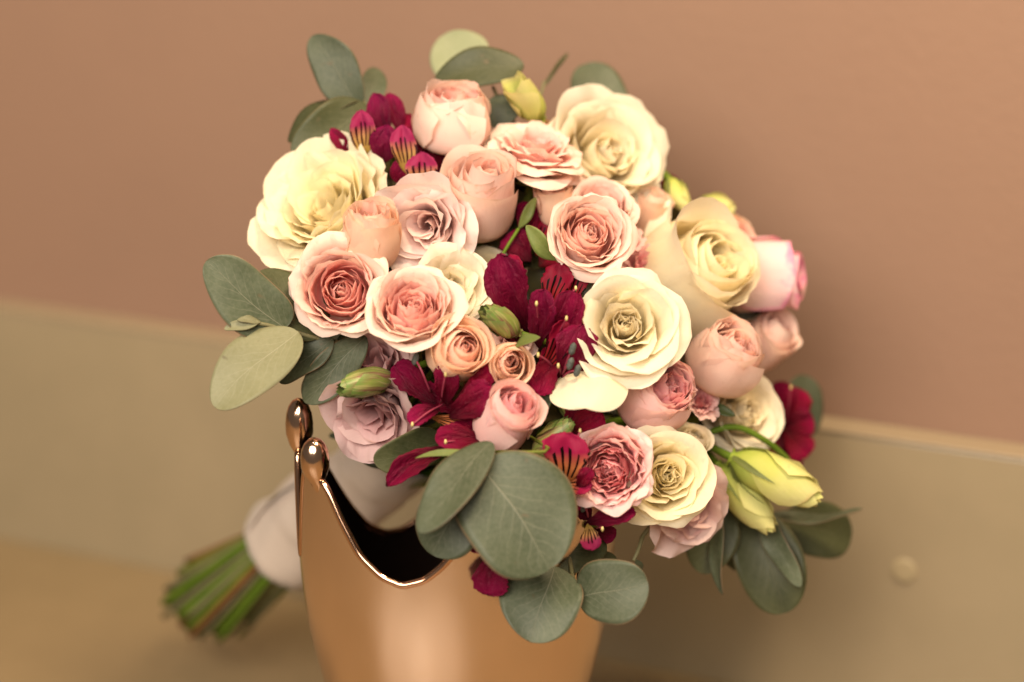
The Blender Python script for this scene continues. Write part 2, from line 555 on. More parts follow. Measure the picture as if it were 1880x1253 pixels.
def rings_bud(rng, close=0.):
    """Tight rolled bud with a few smooth wrapping petals."""
    return [
        (2, .70, .18, 80, 92, 100, 0, .02, .22, .01, .06, 0),
        (3, .82, .32, 68, 93, 104, 2, .06, .17, .012, .09, 0),
        (3, .96, .50, 52, 95, 106, 4, .09, .11, .014, .11, 0),
        (3, 1.14, .74, 30, 96, 108 + close, 8, .10, .06, .016, .10, 1),
        (3, 1.28, .92, 6, 96, 106 + close, 20, .08, .02, .02, .07, 2),
        (3, 1.34, .98, -6, 93, 103 + close, 34, .08, 0., .024, .05, 2)
    ]


def rings_tea(rng, flare=0.):
    """High centred large rose: spiral heart, big reflexed outer petals."""
    return [
        (2, .52, .16, 84, 92, 102, 0, .02, .36, .02, .06, 0),
        (3, .58, .28, 76, 93, 102, 4, .05, .31, .025, .09, 0),
        (4, .66, .40, 64, 90, 96, 12, .09, .26, .045, .10, 0),
        (4, .78, .54, 50, 84, 80, 18, .13, .18, .04, .10, 0),
        (3, .96, .76, 36, 74, 64 - flare, 22, .15, .10, .035, .10, 1),
        (4, 1.12, .92, 24, 76, 62 - flare, 34, .14, .04, .05, .09, 1),
        (4, 1.24, 1.02, 8, 66, 48 - flare, 66, .10, 0., .06, .06, 2)
    ]


def rings_lisi(rng, flare=0.):
    """Open ruffled lisianthus: few broad thin wavy petals round an empty throat."""
    return [
        (3, .84, .60, 66, 82, 80, 10, .06, .06, .07, .12, 0),
        (3, 1.00, .80, 52, 78, 70 - flare, 18, .07, .04, .08, .12, 1),
        (4, 1.14, .94, 36, 72, 56 - flare, 26, .07, .02, .09, .11, 2),
        (4, 1.22, 1.0, 22, 66, 44 - flare, 34, .06, 0., .085, .10, 2)]


def rings_pleat(rng):
    """Overblown ruffled cream bloom: many thin leaf-like petals fanned in a deep bowl."""
    return [
        (3, .64, .40, 64, 88, 92, 5, .08, .10, .04, .09, 0),
        (4, .86, .56, 48, 84, 80, 12, .09, .08, .04, .10, 0),
        (5, 1.02, .66, 38, 78, 72, 18, .10, .06, .045, .10, 1),
        (6, 1.14, .70, 28, 74, 64, 24, .10, .04, .045, .10, 1),
        (6, 1.24, .74, 18, 70, 58, 30, .10, .02, .05, .10, 2),
        (6, 1.32, .80, 8, 66, 54, 36, .09, 0., .055, .09, 2)
    ]


def rings_carn(rng):
    """Frilled pompon."""
    return [(6, .7, .22, 66, 92, 96, 0, .03, .14, .07, .05, 0), (8, .84, .28, 46, 84, 74, 10, .05, .1, .07, .05, 0),
            (9, .96, .34, 30, 70, 50, 20, .06, .06, .07, .05, 1), (9, 1.04, .4, 14, 54, 26, 25, .06, .02, .07, .05, 2)]


STYLE = dict(tea=((-.05, .03), (.14, .24), 3.6, .7), bud=((-.03, .04), (.16, .26), 3.2, .6), pleat=((-.04, .04), (.14, .26), 3.2, .8), cup=((-.02, .05), (.16, .3), 3.0, .7), rosette=((-.03, .06), (.14, .28), 3.2, .6))
KIND = dict(rosette=rings_rosette, crumple=rings_crumple, flat=rings_flat, cup=rings_cup, bud=rings_bud, tea=rings_tea, lisi=rings_lisi, pleat=rings_pleat, carn=rings_carn)

# binding: every stem runs from its bloom through the ribbon to a splayed cut end on the desk
TIE = np.array([P(756, 800, .925), P(692, 864, .944), P(612, 934, .968), P(530, 1002, .994)])
TIE_AX = (TIE[-1] - TIE[0]) / np.linalg.norm(TIE[-1] - TIE[0])
_a = np.cross(TIE_AX, [0, 0, 1.0])
TIE_N = _a / np.linalg.norm(_a)
TIE_B = np.cross(TIE_N, TIE_AX)
stem_rng = np.random.default_rng(77)
stem_slot = [0]
N_SLOT = 80


def stem_path(head, ax):
    """Curve from a bloom's base back into the binding and out to a cut end."""
    i = stem_slot[0]
    stem_slot[0] += 1
    t = math.sqrt((i + .5) / N_SLOT)
    an = i * 2.39996
    o1 = (TIE_N * math.cos(an) + TIE_B * math.sin(an)) * t * .0170
    an2 = an + .5
    sp = np.array([math.cos(an2), math.sin(an2)]) * t
    head = np.asarray(head)
    a1 = head - np.asarray(ax) * .022
    mid = TIE[0] + o1 * 1.2 + (a1 - TIE[0]) * .25
    end_ax = TIE_AX * 1.0
    ln = .086 + stem_rng.uniform(-.014, .012)
    tail0 = TIE[-1] + o1 * .95
    end_ax = end_ax * .90 + FW * .27 + UP * .045 - RT * .05
    tail = TIE[-1] + end_ax * ln + TIE_N * sp[0] * .030 + TIE_B * sp[1] * .027
    tail[2] = max(tail[2], .0045)
    return curve_pts([head, a1, mid, TIE[1] + o1, TIE[2] + o1 * .95, tail0, tail0 * .5 + tail * .5 + TIE_AX * .002, tail], 30)


def add_stem(root, head, ax, rad=.0019, mat=None):
    pts = stem_path(head, ax)
    M = root.matrix_world
    rr = rad + (max(rad, .0018) * stem_rng.uniform(.45, 1.0)) * ss((np.linspace(0, 1, len(pts)) - .6) / .15)
    k_ = stem_slot[0]
    link('stem', tube_mesh('stem', pts, rr, 7, M), (M_STEMB if k_ % 6 == 1 else M_STEMO if k_ % 3 == 0 else M_STEM), root)


def leaf_verts(base, tip, width, normal, nu=9, nv=17, bend=.08, fold=.12, skew=1.0, wave=.02, rng=None, blunt=.5, notch=0., narrow=0.0, jag=0., teeth=0., crease=0., crumple=0.):
    """Blade between two points. bend: sag of the midrib, fold: how far the margins rise, skew<1 puts the widest part nearer the base."""
    base, tip, normal = (np.asarray(a, float) for a in (base, tip, normal))
    ax = tip - base
    L = np.linalg.norm(ax)
    ax /= L
    nrm = normal - ax * np.dot(normal, ax)
    nrm /= np.linalg.norm(nrm)
    side = np.cross(ax, nrm)
    t = np.linspace(0, 1, nv)
    v = .5 - .5 * np.cos(math.pi * t)
    vs = v ** skew
    w = (np.maximum(1 - (2 * vs - 1) ** 2, 0)) ** blunt * (1 - narrow * (1 - v)) + .006
    u = np.linspace(-1, 1, nu)
    rng = rng or np.random.default_rng(1)
    ph = rng.uniform(0, 6.28, 4)
    jn = rng.normal(0, 1, (nv, nu)) * jag
    tj = rng.uniform(-1, 1, (nv, 2)) * teeth
    V = []
    UVs = []
    for j in range(nv):
        mid = base + ax * L * v[j] + nrm * (bend * L * 4 * v[j] * (1 - v[j])) + side * (.03 * L * math.sin(math.pi * v[j] + ph[3]) * math.sin(math.pi * v[j]))
        for i in range(nu):
            hw = width / 2 * w[j] * (1 + (tj[j, 0 if u[i] < 0 else 1] * max(0, abs(u[i]) - .6) * 2.5 if teeth else 0)) * (1 + .05 * math.sin(5.5 * v[j] + ph[2] + (3 if u[i] > 0 else 0)))
            lift = fold * width / 2 * (abs(u[i]) ** 1.5) * w[j]
            lift += wave * L * math.sin(7 * v[j] + ph[0] + (1.8 if u[i] > 0 else 0)) * abs(u[i]) ** 2 * w[j]
            if crumple:
                lift += crumple * L * w[j] * (math.sin(5 * u[i] + 6 * v[j] + ph[0]) * .5 + math.sin(-7 * u[i] + 9 * v[j] + ph[1]) * .35 + math.sin(3 * u[i] - 13 * v[j] + ph[2]) * .25)
            lift -= crease * width * math.exp(-(u[i] / .22) ** 2) * math.sin(math.pi * v[j])
            slip = -notch * L * (1 - v[j]) ** 3 * abs(u[i]) + .03 * L * math.sin(ph[1] + v[j] * 4) * u[i] * u[i] * w[j]
            V.append(mid + side * (hw * u[i]) + nrm * lift + ax * (slip + jn[j, i] * L * v[j] ** 4))
            UVs.append(((u[i] + 1) / 2, v[j]))
    return np.array(V), np.array(UVs), nu, nv


def add_leaf(root, name, base, tip, width, normal, mat, seed=0, solid=.00035, **kw):
    rng = np.random.default_rng(seed + 1000)
    V, uv, nu, nv = leaf_verts(base, tip, width, normal, rng=rng, **kw)
    me = mesh_grid(name, to_local(V, root.matrix_world), nu, nv, uv=uv)
    o = link(name, me, mat, root)
    if solid:
        m = o.modifiers.new('thickness', 'SOLIDIFY')
        m.thickness = solid
        m.offset = 0
    return o


def flower(kind, px, py, depth, rpx, axis, pal, label, seed, name='rose', cat='rose', group=None, arg=None, drop=(), sepals=True, vz=1.0, level=0, extra=()):
    """A bloom: an Empty at its base > petals, sepals, stem. (px, py) is the middle of the whole head."""
    rng = np.random.default_rng(seed)
    rings = KIND[kind](rng, arg) if arg is not None else KIND[kind](rng)
    parts = []
    st = STYLE.get(kind, ((-.02, .06), (.2, .34), 2.8, 1.0))
    an0 = rng.uniform(0, 6.28)
    for ri, (n, L, Wd, t0, tm, t1, cu, r0, z0, ruf, spi, lev) in enumerate(rings):
        an0 += 2.399
        for i in range(n):
            j = lambda a: rng.normal(0, a)
            hero = lev > 0
            pv = petal(L * (1 + j(.045)), Wd * (1 + j(.07)), t0 + j(3), tm + j(3), t1 + j(6), cu * (1 + j(.3)), r0 + j(.022), z0 + j(.03), rng,
                       rw=1.0 if lev < 2 else .92, spiral=spi * (1 if ri % 2 else -1), ec=.06 * (lev + .4) * rng.uniform(.2, 1.2) * st[3], ruf=ruf * rng.uniform(.6, 1.5),
                       point=rng.uniform(*st[0]), jag=.010 if kind not in ('carn',) else .05, kshape=rng.uniform(*st[1]), kexp=st[2],
                       nu=15 if hero else 11, nv=15 if hero else 11, tilt=j(.035))
            parts.append((rotz(pv[0], an0 + i * 2 * math.pi / n + j(.12)), pv[1], pv[2], pv[3], lev))
    if kind in ('rosette', 'crumple', 'tea', 'bud', 'cup'):
        # the heart leans a little to one side
        la, lm = rng.uniform(0, 6.28), rng.uniform(.05, .14)
        for p in parts:
            if p[4] < 2:
                p[0][:, :2] += np.array([math.cos(la), math.sin(la)]) * lm * np.clip(p[0][:, 2:3], 0, 1.2) * (.5 if p[4] else 1)
    allv = np.vstack([p[0] for p in parts])
    allv[:, 2] *= vz
    sc_ = rpx * depth / FPX / np.percentile(np.hypot(allv[:, 0], allv[:, 1]), 98.5)
    zc = (allv[:, 2].min() + allv[:, 2].max()) / 2 * sc_
    ax = cdir(*axis)
    base = P(px, py, depth) - ax * zc
    M = frame(base, ax, rng.uniform(0, 6.28))
    root = empty(name, M, label, cat, group)
    mats = PAL[pal]
    for V, uv, nu, nv, lev in parts:
        V = V.copy()
        V[:, 2] *= vz
        link('petal', mesh_grid('petal', V * sc_, nu, nv, uv=uv), mats[lev], root)
    R = rpx * depth / FPX
    # closed cup under the petals
    pr = [(.02, .02), (.22, .03), (.40, .10), (.50, .22), (.53, .34)] if kind in ('rosette', 'crumple', 'cup') else [(.02, .02), (.14, .04), (.24, .12), (.28, .24)]
    Vb = np.array([(r * R * math.cos(a), r * R * math.sin(a), z * vz * R) for r, z in pr for a in np.linspace(0, 2 * math.pi, 20, endpoint=False)])
    link('petal_cup', mesh_grid('petal_cup', Vb, 20, len(pr), closed=True), mats[0], root)
    if sepals:
        for i in range(5):
            a = i * 2 * math.pi / 5 + rng.uniform(-.2, .2)
            d = np.array([math.cos(a), math.sin(a), 0])
            V, uv, nu, nv = leaf_verts(d * .06 * R, d * R * rng.uniform(.62, .8) + np.array([0, 0, R * rng.uniform(-.12, .28)]), R * .26, np.array([0, 0, 1.]) + d * -.3, nu=5, nv=9, bend=-.12, rng=rng, skew=.75, blunt=.8)
            link('sepal', mesh_grid('sepal', V, nu, nv, uv=uv), M_SEPAL, root)
    add_stem(root, base, ax, .0017 + .0006 * min(rpx / 100, 1.2), M_STEMB if seed % 7 == 3 else M_STEM)
    return root


# ------------------------------------------------------------------ the setting: wall, desk with a raised back panel
A0 = np.array([-.32348, 1.16093, 0])          # where desk top and back panel meet
DV = np.array([.91313, -.40767, 0])           # along the panel
NV = np.array([.40767, .91313, 0])            # away from the camera
PANEL_H, PANEL_T = .151, .018


def along(s, off, z):
    return A0 + DV * s + NV * off + np.array([0, 0, z])


def box_mesh(name, s0, s1, o0, o1, z0, z1, bevel=.0012):
    import bmesh
    bm = bmesh.new()
    vs = [bm.verts.new(along(s, o, z)) for z in (z0, z1) for s, o in ((s0, o0), (s1, o0), (s1, o1), (s0, o1))]
    for f in ((0, 1, 5, 4), (1, 2, 6, 5), (2, 3, 7, 6), (3, 0, 4, 7), (4, 5, 6, 7), (3, 2, 1, 0)):
        bm.faces.new([vs[i] for i in f])
    bmesh.ops.recalc_face_normals(bm, faces=bm.faces)
    if bevel:
        bmesh.ops.bevel(bm, geom=bm.edges[:], offset=bevel, segments=2, affect='EDGES', profile=.5)
    me = bpy.data.meshes.new(name)
    bm.to_mesh(me)
    bm.free()
    return me


def wall_mat():
    k = NT('painted_wall')
    tc = k.new('ShaderNodeTexCoord')
    n = k.noise(tc.outputs['Object'], 2.2, 3)
    n2 = k.noise(tc.outputs['Object'], 160, 3)
    n3 = k.noise(tc.outputs['Object'], 9, 4, .6)
    wc = k.mix(k.ramp(n, [(.3, (0, 0, 0)), (.7, (1, 1, 1))]), (.226, .131, .091), (.262, .150, .098))
    wc = k.mix(k.math('MULTIPLY', k.math('SUBTRACT', n3, .45, True), .8), wc, (.20, .115, .078))
    k.l(wc, k.b.inputs['Base Color'])
    k.b.inputs['Roughness'].default_value = .7
    k.bump(n2, .12, .002)
    return k.m


def desk_mat(name, c1, c2, rough):
    k = NT(name)
    tc = k.new('ShaderNodeTexCoord')
    n = k.noise(tc.outputs['Object'], 4, 5, .65)
    n = k.ramp(n, [(.32, (0, 0, 0)), (.68, (1, 1, 1))])
    d_ = tuple(x * .90 for x in c1)
    k.l(k.mix(n, d_, c2), k.b.inputs['Base Color'])
    k.b.inputs['Roughness'].default_value = rough
    k.b.inputs['Specular IOR Level'].default_value = .35
    k.bump(k.noise(tc.outputs['Object'], 500, 2), .05, .001)
    return k.m


wall = link('wall', box_mesh('wall', -3, 4, PANEL_T + .0005, PANEL_T + .12, -.8, 2.6, 0), wall_mat())
wall['kind'] = 'structure'

desk = empty('desk', Matrix.Translation(Vector(along(.4, -.3, 0))), 'beige painted desk with a low raised back panel standing against the wall', 'desk')


def desk_part(name, me, mat, parent=None):
    me.transform(desk.matrix_world.inverted())
    return link(name, me, mat, parent or desk)


M_DESK = desk_mat('beige_desk_top', (.235, .165, .088), (.265, .185, .100), .26)
M_PANEL = desk_mat('beige_back_panel', (.275, .216, .135), (.305, .236, .150), .27)
M_BAND = desk_mat('pale_edge_band', (.29, .22, .143), (.31, .235, .153), .4)
desk_part('desk_top', box_mesh('desk_top', -2.5, 3, -.95, -.0006, -.03, 0), M_DESK)
bp = desk_part('back_panel', box_mesh('back_panel', -2.5, 3, 0, PANEL_T, -.03, PANEL_H - .001), M_PANEL)
desk_part('edge_band', box_mesh('edge_band', -2.5, 3, -.0006, PANEL_T, PANEL_H - .0008, PANEL_H + .001, .0006), M_BAND)
# screw cap on the panel
capc = P(1660, 1048, 1.0109)
th = np.linspace(0, 2 * math.pi, 28, endpoint=False)
prof = [(.0066, .0004), (.0066, -.0005), (.0062, -.0009), (.0046, -.0010), (.0001, -.0010)]
V = np.array([capc + DV * r * math.cos(a) + np.array([0, 0, 1.]) * r * math.sin(a) + NV * o for r, o in prof for a in th])
me = mesh_grid('screw_cap', V, 28, len(prof), closed=True)
me.transform(desk.matrix_world.inverted())
link('screw_cap', me, desk_mat('cap_plastic', (.34, .27, .165), (.355, .28, .172), .35), bp)

# ------------------------------------------------------------------ copper bucket
BC = np.array([P(841, 1000, .86)[0], .795, 0.])
ROT = math.radians(12)                       # handle axis turned, left handle away from the camera
RA, RB = .0688, .056                           # half axes at the rim
BUCKET_DIP, BUCKET_PEAK, NOTCH = .159, .199, .152


def bucket_mat():
    k = NT('rose_copper')
    tc = k.new('ShaderNodeTexCoord')
    n = k.noise(tc.outputs['Object'], 24, 4, .6)
    c = k.mix(k.ramp(n, [(.3, (0, 0, 0)), (.75, (1, 1, 1))]), (.77, .58, .46), (.81, .62, .50))
    k.l(c, k.b.inputs['Base Color'])
    k.b.inputs['Metallic'].default_value = 1
    sm = k.noise(tc.outputs['Object'], 22, 4, .55, .8)
    k.l(k.ramp(sm, [(.35, (.19, .19, .19)), (.9, (.30, .30, .30))]), k.b.inputs['Roughness'])
    k.bump(k.noise(tc.outputs['Object'], 9, 2), .05, .004)
    return k.m


M_COP = bucket_mat()
k = NT('shaded_dark_lining')  # inner wall; shade inside the bucket put into a dark base colour
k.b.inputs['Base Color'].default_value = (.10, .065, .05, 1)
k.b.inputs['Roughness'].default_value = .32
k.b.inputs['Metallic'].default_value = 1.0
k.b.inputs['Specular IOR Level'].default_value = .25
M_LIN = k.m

bucket = empty('ice_bucket', Matrix.Translation(Vector(BC)), 'polished rose copper wine bucket with curved rim and ball tipped horns under the bouquet', 'bucket')


RIM = [(-72, .197), (-60, .196), (-40, .194), (0, .190), (40, .190), (62, .186), (78, .160), (90, .147), (98.8, .143), (104, .140), (111, .140), (119.6, .146), (127, .157), (138, .176), (149, .194), (156, .198), (172, .198),
       (177.5, .172), (182, .152), (186.5, .172), (192, .198), (206.5, .198), (210.5, .1945), (217, .183), (225, .170), (234, .162), (242, .159), (250, .162), (256, .168), (261.5, .176), (267, .186), (275, .194), (288, .197)]


def rim_h(psi):
    """Rim height at azimuth psi (0 right, 90 back, 180 left handle, 270 front)."""
    d = math.degrees(psi) % 360
    if d > 288:
        d -= 360
    xs, ys = zip(*RIM)
    return float(sum(np.interp(d + o, xs, ys) for o in (-1.6, -.8, 0, .8, 1.6)) / 5)


def bucket_pt(psi, z, inset=0.):
    t = min(max(z, 0) / .13, 1.25)
    s = .53 + .47 * (t - max(t - .75, 0) ** 2)
    x = (RA * s - inset) * math.cos(psi)
    y = (RB * s - inset) * math.sin(psi)
    c, sn = math.cos(ROT), math.sin(ROT)
    return np.array([x * c - y * sn, x * sn + y * c, z])


psis = []
for q in np.linspace(0, 2 * math.pi, 361)[:-1]:
    psis.append(q)
extra_ = [m * math.pi + s * math.radians(a) for m in (0, 1) for s in (-1, 1) for a in (.5, 1.5, 2.5, 3.5, 4.5, 5.5, 6.5, 7.5, 8.5, 22.5, 23.5, 24.5)]
psis = sorted(set([round(p % (2 * math.pi), 6) for p in psis + extra_]))
NP = len(psis)
TH = .0016


def shell(inset, n=26, z0=0.0):
    V = []
    for j in range(n):
        t = (j / (n - 1)) ** .85
        for p in psis:
            V.append(bucket_pt(p, z0 + (rim_h(p) - z0) * t, inset))
    return V


def flat_bottom(name, V, nu, nv, mat):
    me = bpy.data.meshes.new(name)
    f = list(grid_faces(nu, nv, True)) + [tuple(range(nu - 1, -1, -1))]
    me.from_pydata([tuple(v) for v in V], [], f)
    me.polygons.foreach_set('use_smooth', [True] * (len(f) - 1) + [False])
    me.update()
    return link(name, me, mat, bucket)


flat_bottom('body', shell(0), NP, 26, M_COP)
flat_bottom('lining', shell(TH, z0=.004), NP, 26, M_LIN)
# rolled rim following the edge
rim = np.array([bucket_pt(p, rim_h(p), TH / 2) for p in psis])
n = len(rim)
T = np.roll(rim, -1, 0) - np.roll(rim, 1, 0)
T /= np.linalg.norm(T, axis=1)[:, None]
V = []
for i in range(n):
    out = np.array([math.cos(psis[i] + ROT), math.sin(psis[i] + ROT), 0])
    b = np.cross(T[i], out)
    b /= np.linalg.norm(b)
    o2 = np.cross(b, T[i])
    for q in range(10):
        a = 2 * math.pi * q / 10
        V.append(rim[i] + .00155 * (math.cos(a) * o2 + math.sin(a) * b))
V = np.array(V)
me = bpy.data.meshes.new('rolled_rim')
f = [(i * 10 + q, i * 10 + (q + 1) % 10, ((i + 1) % n) * 10 + (q + 1) % 10, ((i + 1) % n) * 10 + q) for i in range(n) for q in range(10)]
me.from_pydata(V.tolist(), [], f)
me.polygons.foreach_set('use_smooth', [True] * len(f))
k = NT('copper_rim')
k.b.inputs['Base Color'].default_value = (.60, .36, .24, 1)
k.b.inputs['Metallic'].default_value = 1
k.b.inputs['Roughness'].default_value = .14
link('rolled_rim', me, k.m, bucket)


k = NT('polished_copper')
k.b.inputs['Base Color'].default_value = (.72, .48, .34, 1)
k.b.inputs['Metallic'].default_value = 1
k.b.inputs['Roughness'].default_value = .15
M_HORN = k.m


def horn(psi_deg, rad, stretch):
    p = math.radians(psi_deg)
    base = bucket_pt(p, BUCKET_PEAK - .004, TH / 2)
    out = np.array([math.cos(p + ROT), math.sin(p + ROT), 0])
    prof = [(-.008, .50), (-.004, .56), (0, .66), (.004, .84), (.008, .98), (.0115, 1.0), (.015, .92), (.0178, .72), (.0196, .45), (.0204, .16), (.02055, .01)]
    V = []
    for z, r in prof:
        for q in range(20):
            a = 2 * math.pi * q / 20
            tang = np.array([-out[1], out[0], 0])
            rr = rad * r
            fl = .12 + .88 * ss((z + .003) / .009)
            V.append(base + tang * rr * math.cos(a) + out * (rr * fl * math.sin(a)) + np.array([0, 0, z * stretch]))
    me = mesh_grid('horn', np.array(V), 20, len(prof), closed=True, caps=True)
    link('horn', me, M_HORN, bucket)


for pd, st_ in ((202, 1.0), (164.5, 1.25)):
    horn(pd, .0060, st_)


# ------------------------------------------------------------------ ribbon round the stems
def satin_mat():
    k = NT('ivory_satin')
    uvs, u, v, obj = k.uv()
    n = k.noise(k.mapped(uvs, (6, 60, 1)), 1, 3)
    k.l(k.mix(n, (.44, .36, .31), (.51, .42, .36)), k.b.inputs['Base Color'])
    k.b.inputs['Roughness'].default_value = .27
    k.b.inputs['Sheen Weight'].default_value = .25
    k.b.inputs['Specular IOR Level'].default_value = .5
    k.bump(n, .25, .0008)
    return k.m


wrap_pts = curve_pts([TIE[0] + (TIE[0] - TIE[1]) * .1, TIE[1], TIE[2], TIE[3]], 40)
root = empty('ribbon_wrap', Matrix.Translation(Vector(TIE[3])), 'glossy ivory satin ribbon wrapped round the bouquet stems behind the bucket', 'ribbon')
M_SAT = satin_mat()
Vw, UVw = [], []
for j, p in enumerate(wrap_pts):
    t = j / 39
    for i in range(40):
        a = 2 * math.pi * i / 40
        lap = ((a / (2 * math.pi) + t * 4.5) % 1)
        fold = .00045 * math.sin(3 * a + 16 * t) + .0003 * math.sin(7 * a - 23 * t + 1)
        r = fold * (1 + 2 * max(t - .7, 0)) + .0204 * (1.12 - .20 * math.sin(math.pi * min(t * 1.1, 1))) + .0013 * lap
        if t > .93:
            r += .0010 * (t - .93) / .07
        Vw.append(p + r * (math.cos(a) * TIE_N + math.sin(a) * TIE_B))
        UVw.append((i / 40, t))
link('wrap', mesh_grid('wrap', to_local(np.array(Vw), root.matrix_world), 40, 40, closed=True, uv=UVw), M_SAT, root).modifiers.new('thickness', 'SOLIDIFY').thickness = .0006
# loose fold of the ribbon's end
V, uv, nu, nv = leaf_verts(TIE[3] + TIE_B * .016 - TIE_N * .016, TIE[2] + TIE_B * .0225 + TIE_N * .008, .020, TIE_B - TIE_N * .4, nu=7, nv=11, bend=.06, blunt=.15)
link('ribbon_end', mesh_grid('ribbon_end', to_local(V, root.matrix_world), nu, nv, uv=uv), M_SAT, root)

# ------------------------------------------------------------------ blooms
GR, GL = 'roses in the bouquet', 'lisianthus blooms in the bouquet'
lis = dict(name='lisianthus', cat='lisianthus', group=GL, sepals=False)

flower('pleat', 608, 392, .864, 128, (-.36, .46, .81), 'cream', 'large overblown cream rose with fanned pleated petals at the upper edge', 11, group=GR)
flower('cup', 833, 214, .868, 74, (.02, .86, .50), 'pink', 'round blush pink rose cup at the very top beside magenta alstroemeria', 12, group=GR, vz=.74, arg=8)
flower('flat', 985, 287, .868, 95, (.22, .86, .46), 'pink', 'flat layered pink rose seen from its side below the green bud', 13, group=GR)
flower('bud', 880, 356, .853, 70, (.06, .66, .75), 'blush', 'tall smooth blush rose bud with a rolled peach heart, upper middle', 14, group=GR)
flower('tea', 1098, 285, .892, 118, (.46, .36, .80), 'white', 'blurred white rose at the top behind the flat layered pink rose', 15, group=GR)
flower('lisi', 786, 412, .844, 94, (-.18, -.12, .95), 'lilacpink', 'ruffled pale lilac pink lisianthus beside the tall blush bud', 16, **lis)
flower('cup', 680, 432, .828, 54, (.10, .82, .56), 'peach', 'small salmon rose cup with a frilly top under the overblown cream rose', 17, group=GR)
flower('rosette', 626, 532, .826, 90, (-.05, .16, .98), 'pink', 'pink rosette with pale outer petals next to the long eucalyptus sprig', 18, group=GR, arg=18)
flower('rosette', 755, 574, .814, 80, (.0, .46, .88), 'pink', 'sharp pink rosette with crowded salmon petals beside the small white lisianthus', 19, group=GR)
flower('lisi', 828, 532, .836, 70, (.35, .25, .9), 'white', 'small white lisianthus half hidden behind the sharp pink rosette', 20, **lis)
flower('tea', 893, 512, .866, 56, (.1, .3, .95), 'cream', 'shaded cream rose deep behind the white lisianthus and the burgundy petals', 21, group=GR)
flower('bud', 840, 644, .813, 57, (.26, .20, .94), 'peach', 'apricot rose bud opening in the centre beneath the sharp pink rosette', 22, group=GR, vz=.85)
flower('bud', 932, 668, .811, 41, (.22, -.05, .97), 'peach', 'smallest apricot rosebud beside the burgundy alstroemeria', 23, group=GR)
flower('rosette', 1080, 436, .835, 75, (.16, .24, .95), 'blush', 'blush pink rosette with a tight heart above the central cream white rose', 24, group=GR, arg=8)
flower('bud', 1018, 372, .866, 38, (-.10, .75, .6), 'peach', 'small peach bud tucked under the flat layered pink rose', 25, group=GR)
flower('bud', 1192, 392, .892, 38, (.2, .7, .6), 'peach', 'dusky peach bud between the two blurred white roses', 26, group=GR)
flower('carn', 1180, 488, .868, 52, (.25, .35, .9), 'rosepink', 'dusty pink frilled bloom wedged above the central cream white rose', 27, name='spray_carnation', cat='carnation', group='frilled pink blooms')
flower('rosette', 1102, 392, .862, 62, (.10, .55, .82), 'blush', 'blush pink rosette rising behind another blush rosette above the central cream white rose', 45, group=GR)
flower('carn', 1150, 440, .868, 34, (.2, .6, .8), 'rosepink', 'small pink frilled bloom squeezed against the two blush rosettes', 46, name='spray_carnation', cat='carnation', group='frilled pink blooms')
flower('bud', 1268, 815, .858, 34, (.2, .5, .8), 'white', 'small white rosebud above the creamy yellow rose at the bottom', 47, group=GR)
r28 = flower('bud', 1262, 508, .880, 106, (.50, .40, .77), 'cream', 'big blurred white rose with one pointed side petal in front of the magenta rimmed bud', 28, group=GR)
r29 = flower('tea', 1152, 606, .820, 104, (.05, .16, .98), 'white', 'sharp cream white rose in the middle next to the burgundy alstroemeria', 29, group=GR)
flower('bud', 1396, 508, .908, 72, (.96, .10, .20), 'edged', 'pale rose bud with a magenta rim at the far edge of the bouquet', 30, group=GR)
flower('cup', 1332, 655, .860, 66, (.34, .56, .75), 'blush', 'smooth blush rose cup in front of the big blurred white rose', 31, group=GR, vz=.85)
flower('bud', 1408, 625, .912, 48, (.55, .55, .6), 'blush', 'blurred peach bud below the magenta rimmed bud', 32, group=GR)
flower('cup', 1204, 722, .834, 68, (.34, .36, .86), 'rosepink', 'pink rose half open beneath the central cream white rose', 33, group=GR, vz=.9)
flower('carn', 1288, 738, .862, 36, (.3, .4, .85), 'rosepink', 'tiny pink frilled bloom beside the half open pink rose', 34, name='spray_carnation', cat='carnation', group='frilled pink blooms')
flower('tea', 1352, 762, .888, 84, (.45, .20, .85), 'white', 'pale cream rose in the shade above the two long green buds', 35, group=GR)
flower('crumple', 1122, 858, .813, 76, (-.08, .08, .99), 'rosepink', 'crumpled pink rosette near the bottom beside the largest eucalyptus leaf', 37, group=GR)
flower('tea', 1212, 876, .830, 92, (.12, .06, .98), 'cream', 'creamy yellow rose at the bottom between pink rosette and mauve lisianthus', 38, group=GR)
flower('lisi', 1256, 922, .852, 84, (.45, -.35, .82), 'mauve', 'mauve pink lisianthus hanging lowest beside the creamy yellow rose', 39, **lis)
flower('lisi', 692, 668, .840, 78, (-.25, .35, .9), 'shaded_mauve', 'mauve lisianthus partly covered by the eucalyptus leaves and pink rosettes', 40, **lis)
flower('lisi', 692, 752, .834, 88, (-.30, -.45, .85), 'shaded_mauve', 'drooping mauve lisianthus just above the bucket horns', 41, **lis)
flower('bud', 930, 768, .806, 56, (.34, .50, .80), 'rosepink', 'dusty pink rosebud just above the largest eucalyptus leaf', 42, group=GR)
flower('cup', 1340, 440, .912, 38, (.6, .5, .6), 'peach', 'little peach bloom between big white rose and magenta rimmed bud', 43, group=GR)
flower('lisi', 940, 632, .842, 46, (0, .3, .95), 'mauve', 'mauve petals peeking out behind the smallest apricot rosebud', 44, **lis)

